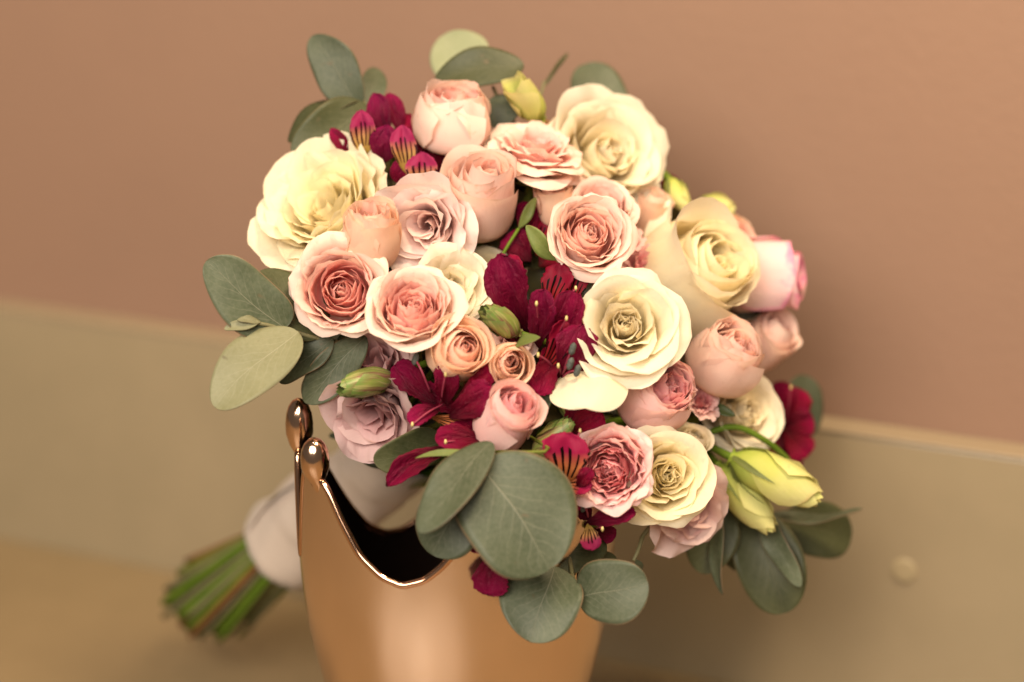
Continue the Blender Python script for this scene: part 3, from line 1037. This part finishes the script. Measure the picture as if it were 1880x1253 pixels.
# odd petals that stand or hang away from their roses
for root, b, t, w, fc, mt, kw in (
        (r29, (1085, 668, .822), (1074, 750, .797), 140, (-.05, .66, .72), 1, dict(fold=-.42, bend=.14, blunt=.46, skew=1.1, crease=.06)),
        (r28, (1250, 560, .880), (1231, 366, .886), 70, (-.72, .1, .69), 2, dict(fold=.6, bend=.13, blunt=.66, skew=1.0))):
    add_leaf(root, 'petal', P(*b), P(*t), w * b[2] / FPX, cdir(*fc), PAL['white'][mt], 500 + w, solid=0, nu=21, nv=27, wave=.025, **kw)

# ------------------------------------------------------------------ alstroemeria: six broad petals set singly, stamens
def alstro(label, centre, petals, stamens=(), stigmas=(), seed=0, faces=(0, .2, 1), style={}):
    """centre (px, py, depth): the throat. petals: (base px, py, tip px, py, width px, depth offset base, depth offset tip, facing, material, fold)."""
    C = P(*centre)
    M = frame(C, cdir(*faces))
    root = empty('alstroemeria', M, label, 'alstroemeria', 'burgundy alstroemeria in the bouquet')
    d = centre[2]
    for i, (bx, by, tx, ty, w, d0, d1, fc, mat, fold) in enumerate(petals):
        pw = w * d / FPX
        add_leaf(root, 'petal', P(bx, by, d + d0), P(tx, ty, d + d1), pw, cdir(*fc), mat, seed * 31 + i, solid=.0003,
                 **{**dict(nu=17, nv=31, bend=.10, fold=fold, skew=1.55, wave=.05, blunt=.46, narrow=.45, jag=.012, teeth=.09, crease=.06, crumple=.035), **style})
    for (bx, by, tx, ty, dd) in stamens:
        a, b = P(bx, by, d), P(tx, ty, d + dd)
        m = (a + b) / 2 + cdir(0, .3, 1) * .004
        f_ = link('stamen', tube_mesh('stamen', curve_pts([a, m, b], 10), .00045, 6, M), M_FIL, root)
        ax = cdir(.3, 1, .3)
        pts = [b + ax * t for t in np.linspace(-.0026, .0026, 7)]
        link('anther', tube_mesh('anther', pts, np.array([.0005, .0012, .0014, .0013, .0014, .0012, .0005]), 8, M), M_ANTHER, f_)
    for (bx, by, tx, ty, dd) in stigmas:
        a, b = P(bx, by, d), P(tx, ty, d + dd)
        m = (a + b) / 2 + cdir(0, .3, 1) * .003
        pts = curve_pts([a, m, b], 10)
        f_ = link('style', tube_mesh('style', pts, .0004, 6, M), M_FIL, root)
        link('stigma', tube_mesh('stigma', [b + cdir(0, 1, .4) * t for t in (-.0010, 0, .0011)], np.array([.0004, .0007, .0004]), 6, M), M_STYLE, f_)
    add_stem(root, C - cdir(*faces) * .008, cdir(*faces), .0016)
    return root


POINT = dict(skew=1.15, blunt=.72, narrow=.2, teeth=.03)
T, TM, S1, S2, S3 = M_TEPAL, M_TEPALM, M_STRIPE, M_STRIPED, M_STRIPEM
alstro('burgundy alstroemeria with one tall petal in the heart of the bouquet', (985, 615, .826), [
    (972, 612, 918, 468, 92, 0, -.012, (-.35, .1, .9), TM if 0 else T, .10),
    (1010, 575, 1030, 484, 66, .004, .002, (-.1, .3, .9), S2, .18),
    (1045, 570, 1062, 492, 56, .006, .004, (.2, .3, .9), S2, .15),
    (990, 640, 1000, 532, 70, -.006, -.018, (-.3, .2, .9), T, .12),
    (1005, 645, 1050, 535, 78, -.006, -.018, (.3, .2, .9), T, .12),
    (990, 690, 1046, 590, 52, -.008, -.014, (.1, .2, .95), S2, .35),
    (960, 560, 935, 470, 60, .010, .008, (-.2, .3, .9), T, .2),
    (960, 640, 905, 560, 56, .006, .006, (-.4, .1, .9), T, .2)],
    stigmas=[(990, 620, 985, 558, -.022), (1015, 640, 1040, 585, -.022), (1040, 560, 1057, 530, -.006)], seed=1)
alstro('wide burgundy alstroemeria with grey anthers touching the central white rose', (1030, 675, .818), [
    (1035, 705, 1070, 598, 92, 0, -.008, (.25, .15, .95), T, .10),
    (1028, 650, 984, 722, 66, -.002, -.006, (-.2, .2, .95), T, .12),
    (1010, 690, 1060, 700, 50, .004, .004, (0, -.2, .95), T, .1),
    (1020, 672, 998, 640, 48, .004, -.004, (-.2, .3, .9), S2, .3),
    (1050, 690, 1086, 668, 60, .002, .004, (.3, .1, .9), T, .15)],
    stamens=[(1032, 690, 1051, 641, -.014), (1030, 692, 1047, 668, -.014), (1030, 695, 1060, 681, -.012)],
    stigmas=[(1020, 680, 988, 652, -.014), (1030, 690, 1025, 672, -.012)], seed=2)
alstro('low burgundy alstroemeria with spread petals under the apricot buds', (828, 745, .815), [
    (800, 742, 724, 672, 62, .002, .004, (-.2, .5, .8), T, .2),
    (822, 745, 818, 668, 56, 0, -.008, (-.1, .2, .95), T, .25),
    (838, 735, 918, 676, 48, -.002, -.006, (.2, .6, .8), T, .2),
    (825, 768, 905, 712, 76, -.004, -.014, (.1, .25, .95), T, .10),
    (808, 752, 750, 774, 44, -.002, -.010, (-.1, .3, .9), TM, .15),
    (790, 765, 880, 784, 40, .004, .002, (0, -.3, .9), S1, .2),
    (850, 760, 770, 712, 52, .008, .008, (-.2, .2, .95), T, .2),
    (840, 755, 868, 800, 44, .004, .004, (.1, -.1, .95), T, .2)],
    stigmas=[(810, 740, 818, 688, -.012), (815, 742, 757, 780, -.012)], stamens=[(790, 720, 763, 660, -.004)], seed=3)
alstro('burgundy alstroemeria with a rolled petal pointing down over the bucket opening', (860, 818, .812), [
    (902, 808, 800, 806, 60, -.002, -.008, (0, .35, .9), T, .15),
    (850, 818, 712, 892, 50, 0, -.004, (-.2, .35, .9), T, 1.1),
    (870, 830, 830, 780, 56, .006, .004, (-.1, .3, .9), T, .2)],
    stigmas=[(850, 815, 818, 812, -.010)], seed=4)
alstro('burgundy alstroemeria with black dashes on an orange throat beside the crumpled rosette', (1040, 888, .808), [
    (1038, 895, 1036, 795, 96, 0, -.008, (-.1, .15, .98), S1, .12),
    (1030, 888, 1086, 894, 52, 0, -.006, (.1, .3, .9), S1, .15),
    (1058, 895, 1086, 862, 34, -.004, -.008, (.2, .2, .9), T, .3),
    (1040, 905, 1052, 942, 46, .002, .002, (0, -.2, .95), T, .2),
    (1045, 800, 1104, 758, 66, .012, .012, (.1, .3, .9), T, .15),
    (1040, 790, 1070, 745, 50, .014, .014, (-.1, .3, .9), T, .2)],
    stigmas=[(1040, 860, 1065, 792, -.004)], seed=5)
alstro('burgundy alstroemeria below the crumpled pink rosette', (1085, 962, .818), [
    (1072, 964, 1166, 942, 50, -.004, -.010, (.1, .55, .8), T, .2),
    (1078, 962, 1088, 1010, 44, -.006, -.008, (.1, 0, .98), S3, .15),
    (1085, 955, 1058, 920, 50, 0, 0, (-.2, .2, .95), T, .2),
    (1090, 970, 1130, 985, 40, .006, .006, (0, -.2, .9), T, .2)],
    stigmas=[(1095, 970, 1106, 972, -.012)], stamens=[(1080, 950, 1072, 930, -.006)], seed=6)
alstro('wilted burgundy petals hanging beneath the largest eucalyptus leaf', (905, 1012, .806), [
    (912, 1005, 902, 1094, 78, 0, -.004, (-.1, .1, .98), T, .15),
    (925, 1010, 862, 1006, 34, 0, -.004, (0, .5, .8), S1, .2),
    (905, 1005, 948, 1060, 46, .004, .004, (.2, .1, .95), T, .2)], seed=7)
alstro('magenta alstroemeria with yellow streaked petals at the top beside the cream rose', (715, 275, .866), [
    (672, 285, 662, 203, 52, -.002, -.006, (-.1, .2, .95), S3, .35),
    (640, 285, 608, 236, 30, 0, 0, (-.3, .3, .9), TM, .3),
    (716, 250, 686, 172, 50, .004, .006, (-.2, .2, .95), TM, .3),
    (735, 245, 715, 172, 40, .006, .010, (.2, .3, .9), TM, .3),
    (705, 300, 712, 230, 66, -.004, -.008, (-.1, .2, .95), TM, .25),
    (745, 318, 738, 230, 52, -.006, -.010, (.1, .2, .95), S3, .3)], seed=8, style=POINT)
alstro('half open magenta alstroemeria squeezed between the cream rose and the blush bud', (765, 330, .862), [
    (776, 350, 774, 280, 64, -.002, -.006, (0, .2, .98), S3, .3),
    (745, 345, 742, 288, 52, .002, -.002, (-.2, .2, .95), TM, .3),
    (800, 318, 768, 222, 70, .008, .012, (.2, .2, .95), T, .2),
    (760, 290, 748, 210, 60, .010, .014, (-.2, .2, .95), T, .2),
    (810, 340, 806, 280, 50, .008, .010, (.1, .1, .98), T, .2)], seed=9, style=POINT)
alstro('dark shaded burgundy alstroemeria between the blush bud and the blush rosette', (970, 450, .862), [
    (975, 480, 930, 432, 66, 0, 0, (-.2, .3, .9), T, .2),
    (960, 450, 968, 372, 50, .002, .002, (.1, .2, .95), T, .2),
    (985, 470, 1000, 400, 50, .002, .004, (.2, .2, .95), S2, .2),
    (990, 490, 1020, 460, 60, .002, .004, (.2, .1, .95), T, .2),
    (960, 490, 905, 470, 46, .004, .004, (-.2, .1, .95), T, .2)], seed=10)
alstro('small dark burgundy alstroemeria behind the blurred white rose at the top', (1205, 362, .915), [
    (1212, 385, 1190, 320, 50, 0, 0, (-.1, .2, .95), T, .2),
    (1215, 380, 1232, 322, 44, 0, .004, (.2, .2, .95), T, .2),
    (1180, 300, 1168, 250, 34, .006, .008, (.2, .2, .9), T, .2)], seed=11)
alstro('dark burgundy alstroemeria on the outer edge next to the wall panel', (1440, 785, .925), [
    (1435, 790, 1428, 702, 72, 0, -.004, (.2, .1, .95), T, .25),
    (1440, 785, 1470, 715, 60, 0, 0, (.3, .2, .9), T, .25),
    (1440, 785, 1492, 768, 64, -.002, -.004, (.3, .1, .9), T, .25),
    (1440, 790, 1482, 838, 66, -.002, -.006, (.3, -.1, .9), T, .25),
    (1435, 795, 1448, 868, 62, -.002, -.004, (.1, -.2, .9), T, .25),
    (1440, 790, 1398, 845, 56, 0, 0, (-.1, -.1, .95), T, .25)],
    stigmas=[(1440, 790, 1452, 712, -.012)], seed=12)


# ------------------------------------------------------------------ buds
def bud(label, b, t, width, pal, seed, name, cat, twist=1.3, n=4, group=None, open_=0., calyx=True, stem_to=None, mats=None):
    """Closed bud from base b to tip t (px, py, depth)."""
    rng = np.random.default_rng(seed)
    B, Tp = P(*b), P(*t)
    L = np.linalg.norm(Tp - B)
    ax = (Tp - B) / L
    M = frame(B, ax, rng.uniform(0, 6))
    root = empty(name, M, label, cat, group)
    R = width / 2 * b[2] / FPX
    parts = []
    for ring, (k, rr) in enumerate(((2, .82), (n, 1.0))):
        for i in range(k):
            V, uv, nu, nv = petal(1.0, .52, 44 if ring else 52, 92 - 6 * open_, 103 - 30 * open_, -4 + 30 * open_, .03, .0, rng, spiral=.05, ec=.02, ruf=.012 + .03 * open_, point=.10, kshape=.30, nu=13, nv=19, twist=twist, narrow=.35)
            V = rotz(V, i * 2 * math.pi / k + ring)
            V[:, :2] *= rr
            parts.append((V, uv, nu, nv, ring))
    A = np.vstack([p[0] for p in parts])
    sr, sz = R / np.percentile(np.hypot(A[:, 0], A[:, 1]), 99), L / A[:, 2].max()
    for V, uv, nu, nv, ring in parts:
        V = V * np.array([sr, sr, sz])
        link('petal', mesh_grid('petal', V, nu, nv, uv=uv), PAL[pal][2 if ring else 1], root)
    if calyx:
        for i in range(5):
            a = i * 2 * math.pi / 5
            d = np.array([math.cos(a), math.sin(a), 0])
            a2 = a + twist * .4
            d2 = np.array([math.cos(a2), math.sin(a2), 0])
            V, uv, nu, nv = leaf_verts(d * R * .2, d2 * R * 1.16 + np.array([0, 0, L * .52]), R * .26, d, nu=5, nv=9, bend=.10, rng=rng, blunt=.9, skew=.6)
            link('sepal', mesh_grid('sepal', V, nu, nv, uv=uv), M_SEPAL, root)
    if stem_to:
        pts = curve_pts([P(*q) for q in stem_to] + [B + ax * .001], 24)
        link('stem', tube_mesh('stem', pts, np.linspace(.0012, .0019, 24), 8, M), M_STEM, root)
    else:
        add_stem(root, B, ax, .0015)
    return root


GB = 'pale green lisianthus buds'
lb = dict(name='lisianthus_bud', cat='bud', group=GB)
bud('yellow green lisianthus bud with a frayed tip at the top beside the blurred white rose', (994, 222, .888), (938, 146, .872), 62, 'budgreen', 51, open_=.35, calyx=False, **lb)
bud('small yellow green bud hanging down above the big blurred white rose', (1226, 326, .905), (1262, 388, .900), 44, 'budgreen', 52, stem_to=[(1165, 350, .91), (1185, 325, .91), (1208, 314, .908)], **lb)
bud('blurred yellow green bud behind the big white rose', (1272, 384, .925), (1352, 388, .925), 64, 'budgreen', 53, **lb)
bud('larger of the two long pale green buds, reaching furthest out', (1340, 838, .868), (1510, 918, .862), 90, 'budgreen', 54, twist=.9, stem_to=[(1215, 840, .89), (1285, 817, .878)], **lb)
bud('slimmer of the two long pale green buds, hanging beneath the larger one', (1314, 852, .876), (1422, 978, .868), 70, 'budgreen', 55, twist=.9, stem_to=[(1230, 800, .9), (1290, 826, .885)], **lb)
bud('lime green bud in the shadow under the drooping white petal', (1022, 722, .836), (1100, 772, .828), 62, 'budgreen', 56, open_=.3, **lb)
GA = 'striped green alstroemeria buds'
ab = dict(name='alstroemeria_bud', cat='bud', group=GA, twist=.35, calyx=False, n=5)
bud('closed striped bud lying sideways across the drooping mauve lisianthus', (722, 690, .822), (620, 718, .806), 56, 'budolive', 61, **ab)
bud('closed olive bud next to the tall burgundy petal', (952, 612, .822), (884, 568, .806), 54, 'budolive', 62, **ab)
bud('brownish bud between the dusty pink rosebud and the dashed burgundy petal', (978, 838, .815), (1052, 770, .812), 52, 'budolive', 63, **ab)
# arching bare flower stalk over the two long buds
root = empty('flower_stalk', Matrix.Translation(Vector(P(1290, 800, .872))), 'thin bare green stalk arching over the two long pale green buds', 'stalk')
link('stalk', tube_mesh('stalk', curve_pts([P(1225, 830, .89), P(1288, 800, .874), P(1348, 784, .872), P(1400, 806, .876), P(1440, 838, .884), P(1462, 868, .888)], 40), .0014, 8, root.matrix_world), M_STEM, root)
link('tip', tube_mesh('tip', curve_pts([P(1462, 868, .888), P(1466, 874, .888), P(1469, 880, .888)], 6), np.array([.0014, .0019, .0021, .0020, .0014, .0004]), 8, root.matrix_world), M_SEPAL, root)


# ------------------------------------------------------------------ eucalyptus
def sprig(label, nodes, leaves, seed=0, stem_in=True, tips=()):
    """nodes: (px, py, depth) from the bouquet outwards; leaves: (base, tip, width px, facing, material, kwargs)."""
    pts = [P(*q) for q in nodes]
    ax = pts[-1] - pts[0]
    ax /= np.linalg.norm(ax)
    M = frame(pts[0], ax)
    root = empty('eucalyptus_sprig', M, label, 'eucalyptus', 'eucalyptus sprigs in the bouquet')
    if stem_in:
        inner = stem_path(pts[0], ax)[::-1]
        allp = np.vstack([inner[:-1], curve_pts(pts, 12)])
    else:
        allp = curve_pts(pts, 14)
    link('stem', tube_mesh('stem', allp, np.linspace(.0017, .0008, len(allp)), 7, M), M_TWIG, root)
    for i, (b, t, w, fc, mat, kw) in enumerate(leaves):
        dm = (b[2] + t[2]) / 2
        a = dict(nu=13, nv=23, bend=.07, fold=.12, wave=.030, blunt=.52)
        a.update(kw)
        add_leaf(root, 'leaf', P(*b), P(*t), w * dm / FPX, cdir(*fc), mat, seed * 17 + i, **a)
    return root


M_LEAFT = leaf_mat('eucalyptus_leaf_silver', (.34, .37, .21), (.42, .44, .27), (.5, .5, .36), (.3, .28, .18), trans=.35)
LE, LD, LP = M_LEAF, M_LEAFD, M_LEAFP
sprig('long grey green eucalyptus sprig with four big leaves reaching out beside the pink rosette', [(690, 640, .845), (585, 622, .829), (522, 604, .822), (470, 593, .815)], [
    ((524, 604, .821), (378, 480, .812), 112, (-.2, .3, .93), LE, dict(skew=.80, bend=.04, narrow=0)),
    ((588, 620, .829), (474, 500, .838), 106, (.3, .45, .8), LD, dict(skew=.8)),
    ((548, 610, .818), (394, 748, .806), 118, (-.1, .35, .92), LP, dict(skew=.95)),  # lit look of this leaf comes from its paler colour
    ((612, 622, .828), (513, 702, .832), 62, (.25, .55, .75), LE, {}),
    ((672, 618, .832), (560, 740, .830), 78, (.4, .3, .85), LE, dict(skew=1.1)),
    ((612, 640, .842), (562, 738, .846), 46, (-.3, .1, .9), LD, {}),
    ((474, 592, .814), (412, 605, .812), 20, (0, .3, .95), LP, {}),
    ((478, 592, .815), (436, 588, .811), 16, (-.2, .5, .85), LP, {})], seed=1)
sprig('eucalyptus sprig standing up at the top above the magenta alstroemeria', [(705, 260, .885), (672, 198, .885), (662, 176, .89)], [
    ((660, 198, .884), (573, 66, .886), 86, (-.2, .1, .97), LE, dict(skew=.95)),
    ((670, 200, .89), (692, 126, .905), 50, (.2, .1, .95), LE, {}),
    ((660, 184, .885), (530, 262, .878), 62, (-.25, .8, .55), LD, dict(bend=.12)),
    ((678, 198, .884), (538, 286, .872), 104, (.15, .1, .97), LD, dict(bend=.1))], seed=2)
sprig('eucalyptus sprig behind the topmost rose cup with one pale and one dark leaf', [(930, 240, .895), (915, 185, .892), (905, 160, .895)], [
    ((880, 160, .905), (812, 66, .918), 112, (-.1, .1, .98), M_LEAFT, dict(skew=.95)),
    ((962, 120, .885), (798, 152, .888), 78, (.1, .35, .92), LD, dict(bend=.08)),
    ((890, 226, .886), (952, 184, .888), 60, (.1, .2, .95), LE, {})], seed=3)
sprig('single blurred eucalyptus leaf behind the white rose at the top', [(1110, 270, .925), (1108, 238, .918)], [
    ((1128, 238, .918), (1074, 118, .93), 104, (.2, .1, .95), LE, dict(skew=.9))], seed=4)
sprig('thin dark twig sticking up beside the frayed green bud', [(985, 200, .905), (1000, 150, .91)], [
    ((996, 160, .91), (1042, 98, .925), 9, (.6, .3, .6), LD, {})], seed=5)
sprig('faint small eucalyptus leaf behind the little hanging bud', [(1195, 345, .945), (1200, 320, .945)], [
    ((1204, 318, .945), (1208, 276, .95), 36, (.1, .1, .95), LE, {})], seed=6)
sprig('round shaded eucalyptus leaf behind the dark burgundy alstroemeria near the panel', [(1400, 790, .94), (1440, 800, .945)], [
    ((1452, 815, .945), (1480, 690, .952), 84, (.3, .1, .95), LE, {})], seed=7)
sprig('dark eucalyptus sprig with drooping leaves below the two long green buds', [(1270, 900, .885), (1345, 935, .895), (1415, 945, .90)], [
    ((1395, 948, .90), (1584, 935, .90), 40, (.05, .93, .35), LE, dict(bend=-.06)),
    ((1430, 958, .912), (1562, 992, .922), 104, (.1, .1, .98), LD, {}),
    ((1385, 940, .892), (1440, 1126, .884), 126, (-.1, .15, .97), LD, dict(skew=1.05)),
    ((1400, 935, .888), (1470, 1078, .872), 46, (-.6, .3, .72), LE, {}),
    ((1322, 925, .888), (1290, 1054, .884), 96, (-.15, .1, .97), LD, {}),
    ((1325, 905, .880), (1328, 1092, .868), 34, (-.85, .1, .5), LE, {}),
    ((1350, 930, .898), (1372, 1052, .90), 100, (.1, .1, .98), LD, {})], seed=8)
sprig('eucalyptus sprig with the largest round leaf hanging over the bucket front', [(905, 850, .812), (890, 868, .797), (884, 880, .790)], [
    ((892, 868, .790), (1010, 1046, .784), 216, (.12, .16, .97), LE, dict(skew=.86, bend=.04, fold=.05, blunt=.5, notch=.10)),
    ((902, 812, .792), (770, 978, .774), 92, (-.45, .15, .88), LE, dict(skew=1.0, bend=.06, fold=.08)),
    ((872, 890, .800), (792, 1018, .796), 128, (.12, .1, .98), LE, dict(skew=1.0))], seed=9)
sprig('two dark eucalyptus leaves behind the rolled petal over the bucket opening', [(830, 790, .850), (805, 808, .842)], [
    ((815, 812, .830), (686, 846, .812), 78, (.1, -.05, .97), LD, dict(bend=.08)),
    ((735, 850, .862), (648, 800, .866), 56, (.2, -.4, .88), LD, {}),
    ((680, 812, .880), (604, 800, .89), 20, (0, .5, .85), LE, {})], seed=10)
sprig('lowest eucalyptus sprig with two pale leaves in front of the bucket', [(1040, 990, .832), (1050, 1050, .818), (1058, 1088, .810)], [
    ((1018, 1040, .812), (976, 1180, .798), 152, (-.12, .25, .95), LE, dict(skew=1.0)),
    ((1062, 1098, .806), (1190, 1070, .796), 122, (.1, .2, .96), LE, dict(skew=1.0)),
    ((1062, 1075, .828), (1130, 1022, .838), 64, (.1, .2, .95), LD, {}),
    ((978, 1046, .822), (1112, 995, .830), 84, (0, .25, .95), LD, {})], seed=11)
sprig('thin green stalk dangling under the creamy yellow rose', [(1180, 985, .845), (1172, 1010, .84), (1163, 1030, .838)], [
    ((1166, 1028, .838), (1178, 1048, .842), 14, (.1, .2, .95), LE, {})], seed=12)


# ------------------------------------------------------------------ green leaves of the roses
def green(label, b, t, w, fc, mat=None, seed=0, **kw):
    M = frame(P(*b), cdir(*fc))
    root = empty('rose_leaf', M, label, 'leaf', 'green leaves between the blooms')
    a = dict(nu=7, nv=15, bend=.10, fold=.2, blunt=.75, wave=.02)
    a.update(kw)
    add_leaf(root, 'blade', P(*b), P(*t), w * b[2] / FPX, cdir(*fc), mat or M_SEPAL, 900 + seed, **a)
    ax = P(*t) - P(*b)
    add_stem(root, P(*b), ax / np.linalg.norm(ax), .0007)


green('curled pale green leaf between the dark burgundy petals and the blush rosette', (1022, 478, .838), (966, 414, .836), 34, (-.5, .2, .8), seed=1)
green('small green leaf below the blush bud and the small peach bud', (952, 420, .858), (985, 362, .858), 20, (.3, .2, .9), seed=2)
green('dark green leaf beside the dusty pink rosebud', (972, 764, .822), (1014, 726, .818), 34, (.1, .3, .9), M_GREEN, seed=3)
green('thin green leaf curling above the smallest apricot rosebud', (945, 640, .808), (992, 620, .802), 26, (.1, .6, .7), seed=4)
green('dark green leaf under the pink rosette at the eucalyptus sprig', (690, 615, .845), (612, 640, .838), 40, (0, .4, .9), M_GREEN, seed=5)
green('narrow green leaf pressed on the rolled burgundy petal', (905, 830, .800), (762, 842, .803), 14, (0, .5, .85), seed=6)
green('green leaf under the tiny pink frilled bloom', (1300, 745, .868), (1350, 764, .862), 20, (0, .4, .9), M_GREEN, seed=7)

# dense leaves and stalk tips deep between the blooms, gap shade put into their green
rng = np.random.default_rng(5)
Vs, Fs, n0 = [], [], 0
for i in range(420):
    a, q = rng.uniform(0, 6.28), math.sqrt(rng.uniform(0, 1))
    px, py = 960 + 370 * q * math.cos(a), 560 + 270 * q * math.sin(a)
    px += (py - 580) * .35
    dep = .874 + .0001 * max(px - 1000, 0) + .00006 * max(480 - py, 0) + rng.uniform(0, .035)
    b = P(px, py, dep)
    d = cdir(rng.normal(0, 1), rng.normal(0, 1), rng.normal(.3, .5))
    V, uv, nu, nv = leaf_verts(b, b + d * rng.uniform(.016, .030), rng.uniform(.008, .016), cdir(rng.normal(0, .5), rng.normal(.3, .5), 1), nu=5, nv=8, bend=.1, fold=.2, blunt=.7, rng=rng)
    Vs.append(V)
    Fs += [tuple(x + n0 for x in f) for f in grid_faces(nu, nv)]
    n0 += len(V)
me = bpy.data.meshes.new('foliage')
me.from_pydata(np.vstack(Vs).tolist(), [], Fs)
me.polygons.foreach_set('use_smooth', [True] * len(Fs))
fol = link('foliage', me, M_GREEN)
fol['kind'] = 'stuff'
fol['label'] = 'green leaves darkened for the gap shade, crowded deep between the blooms'
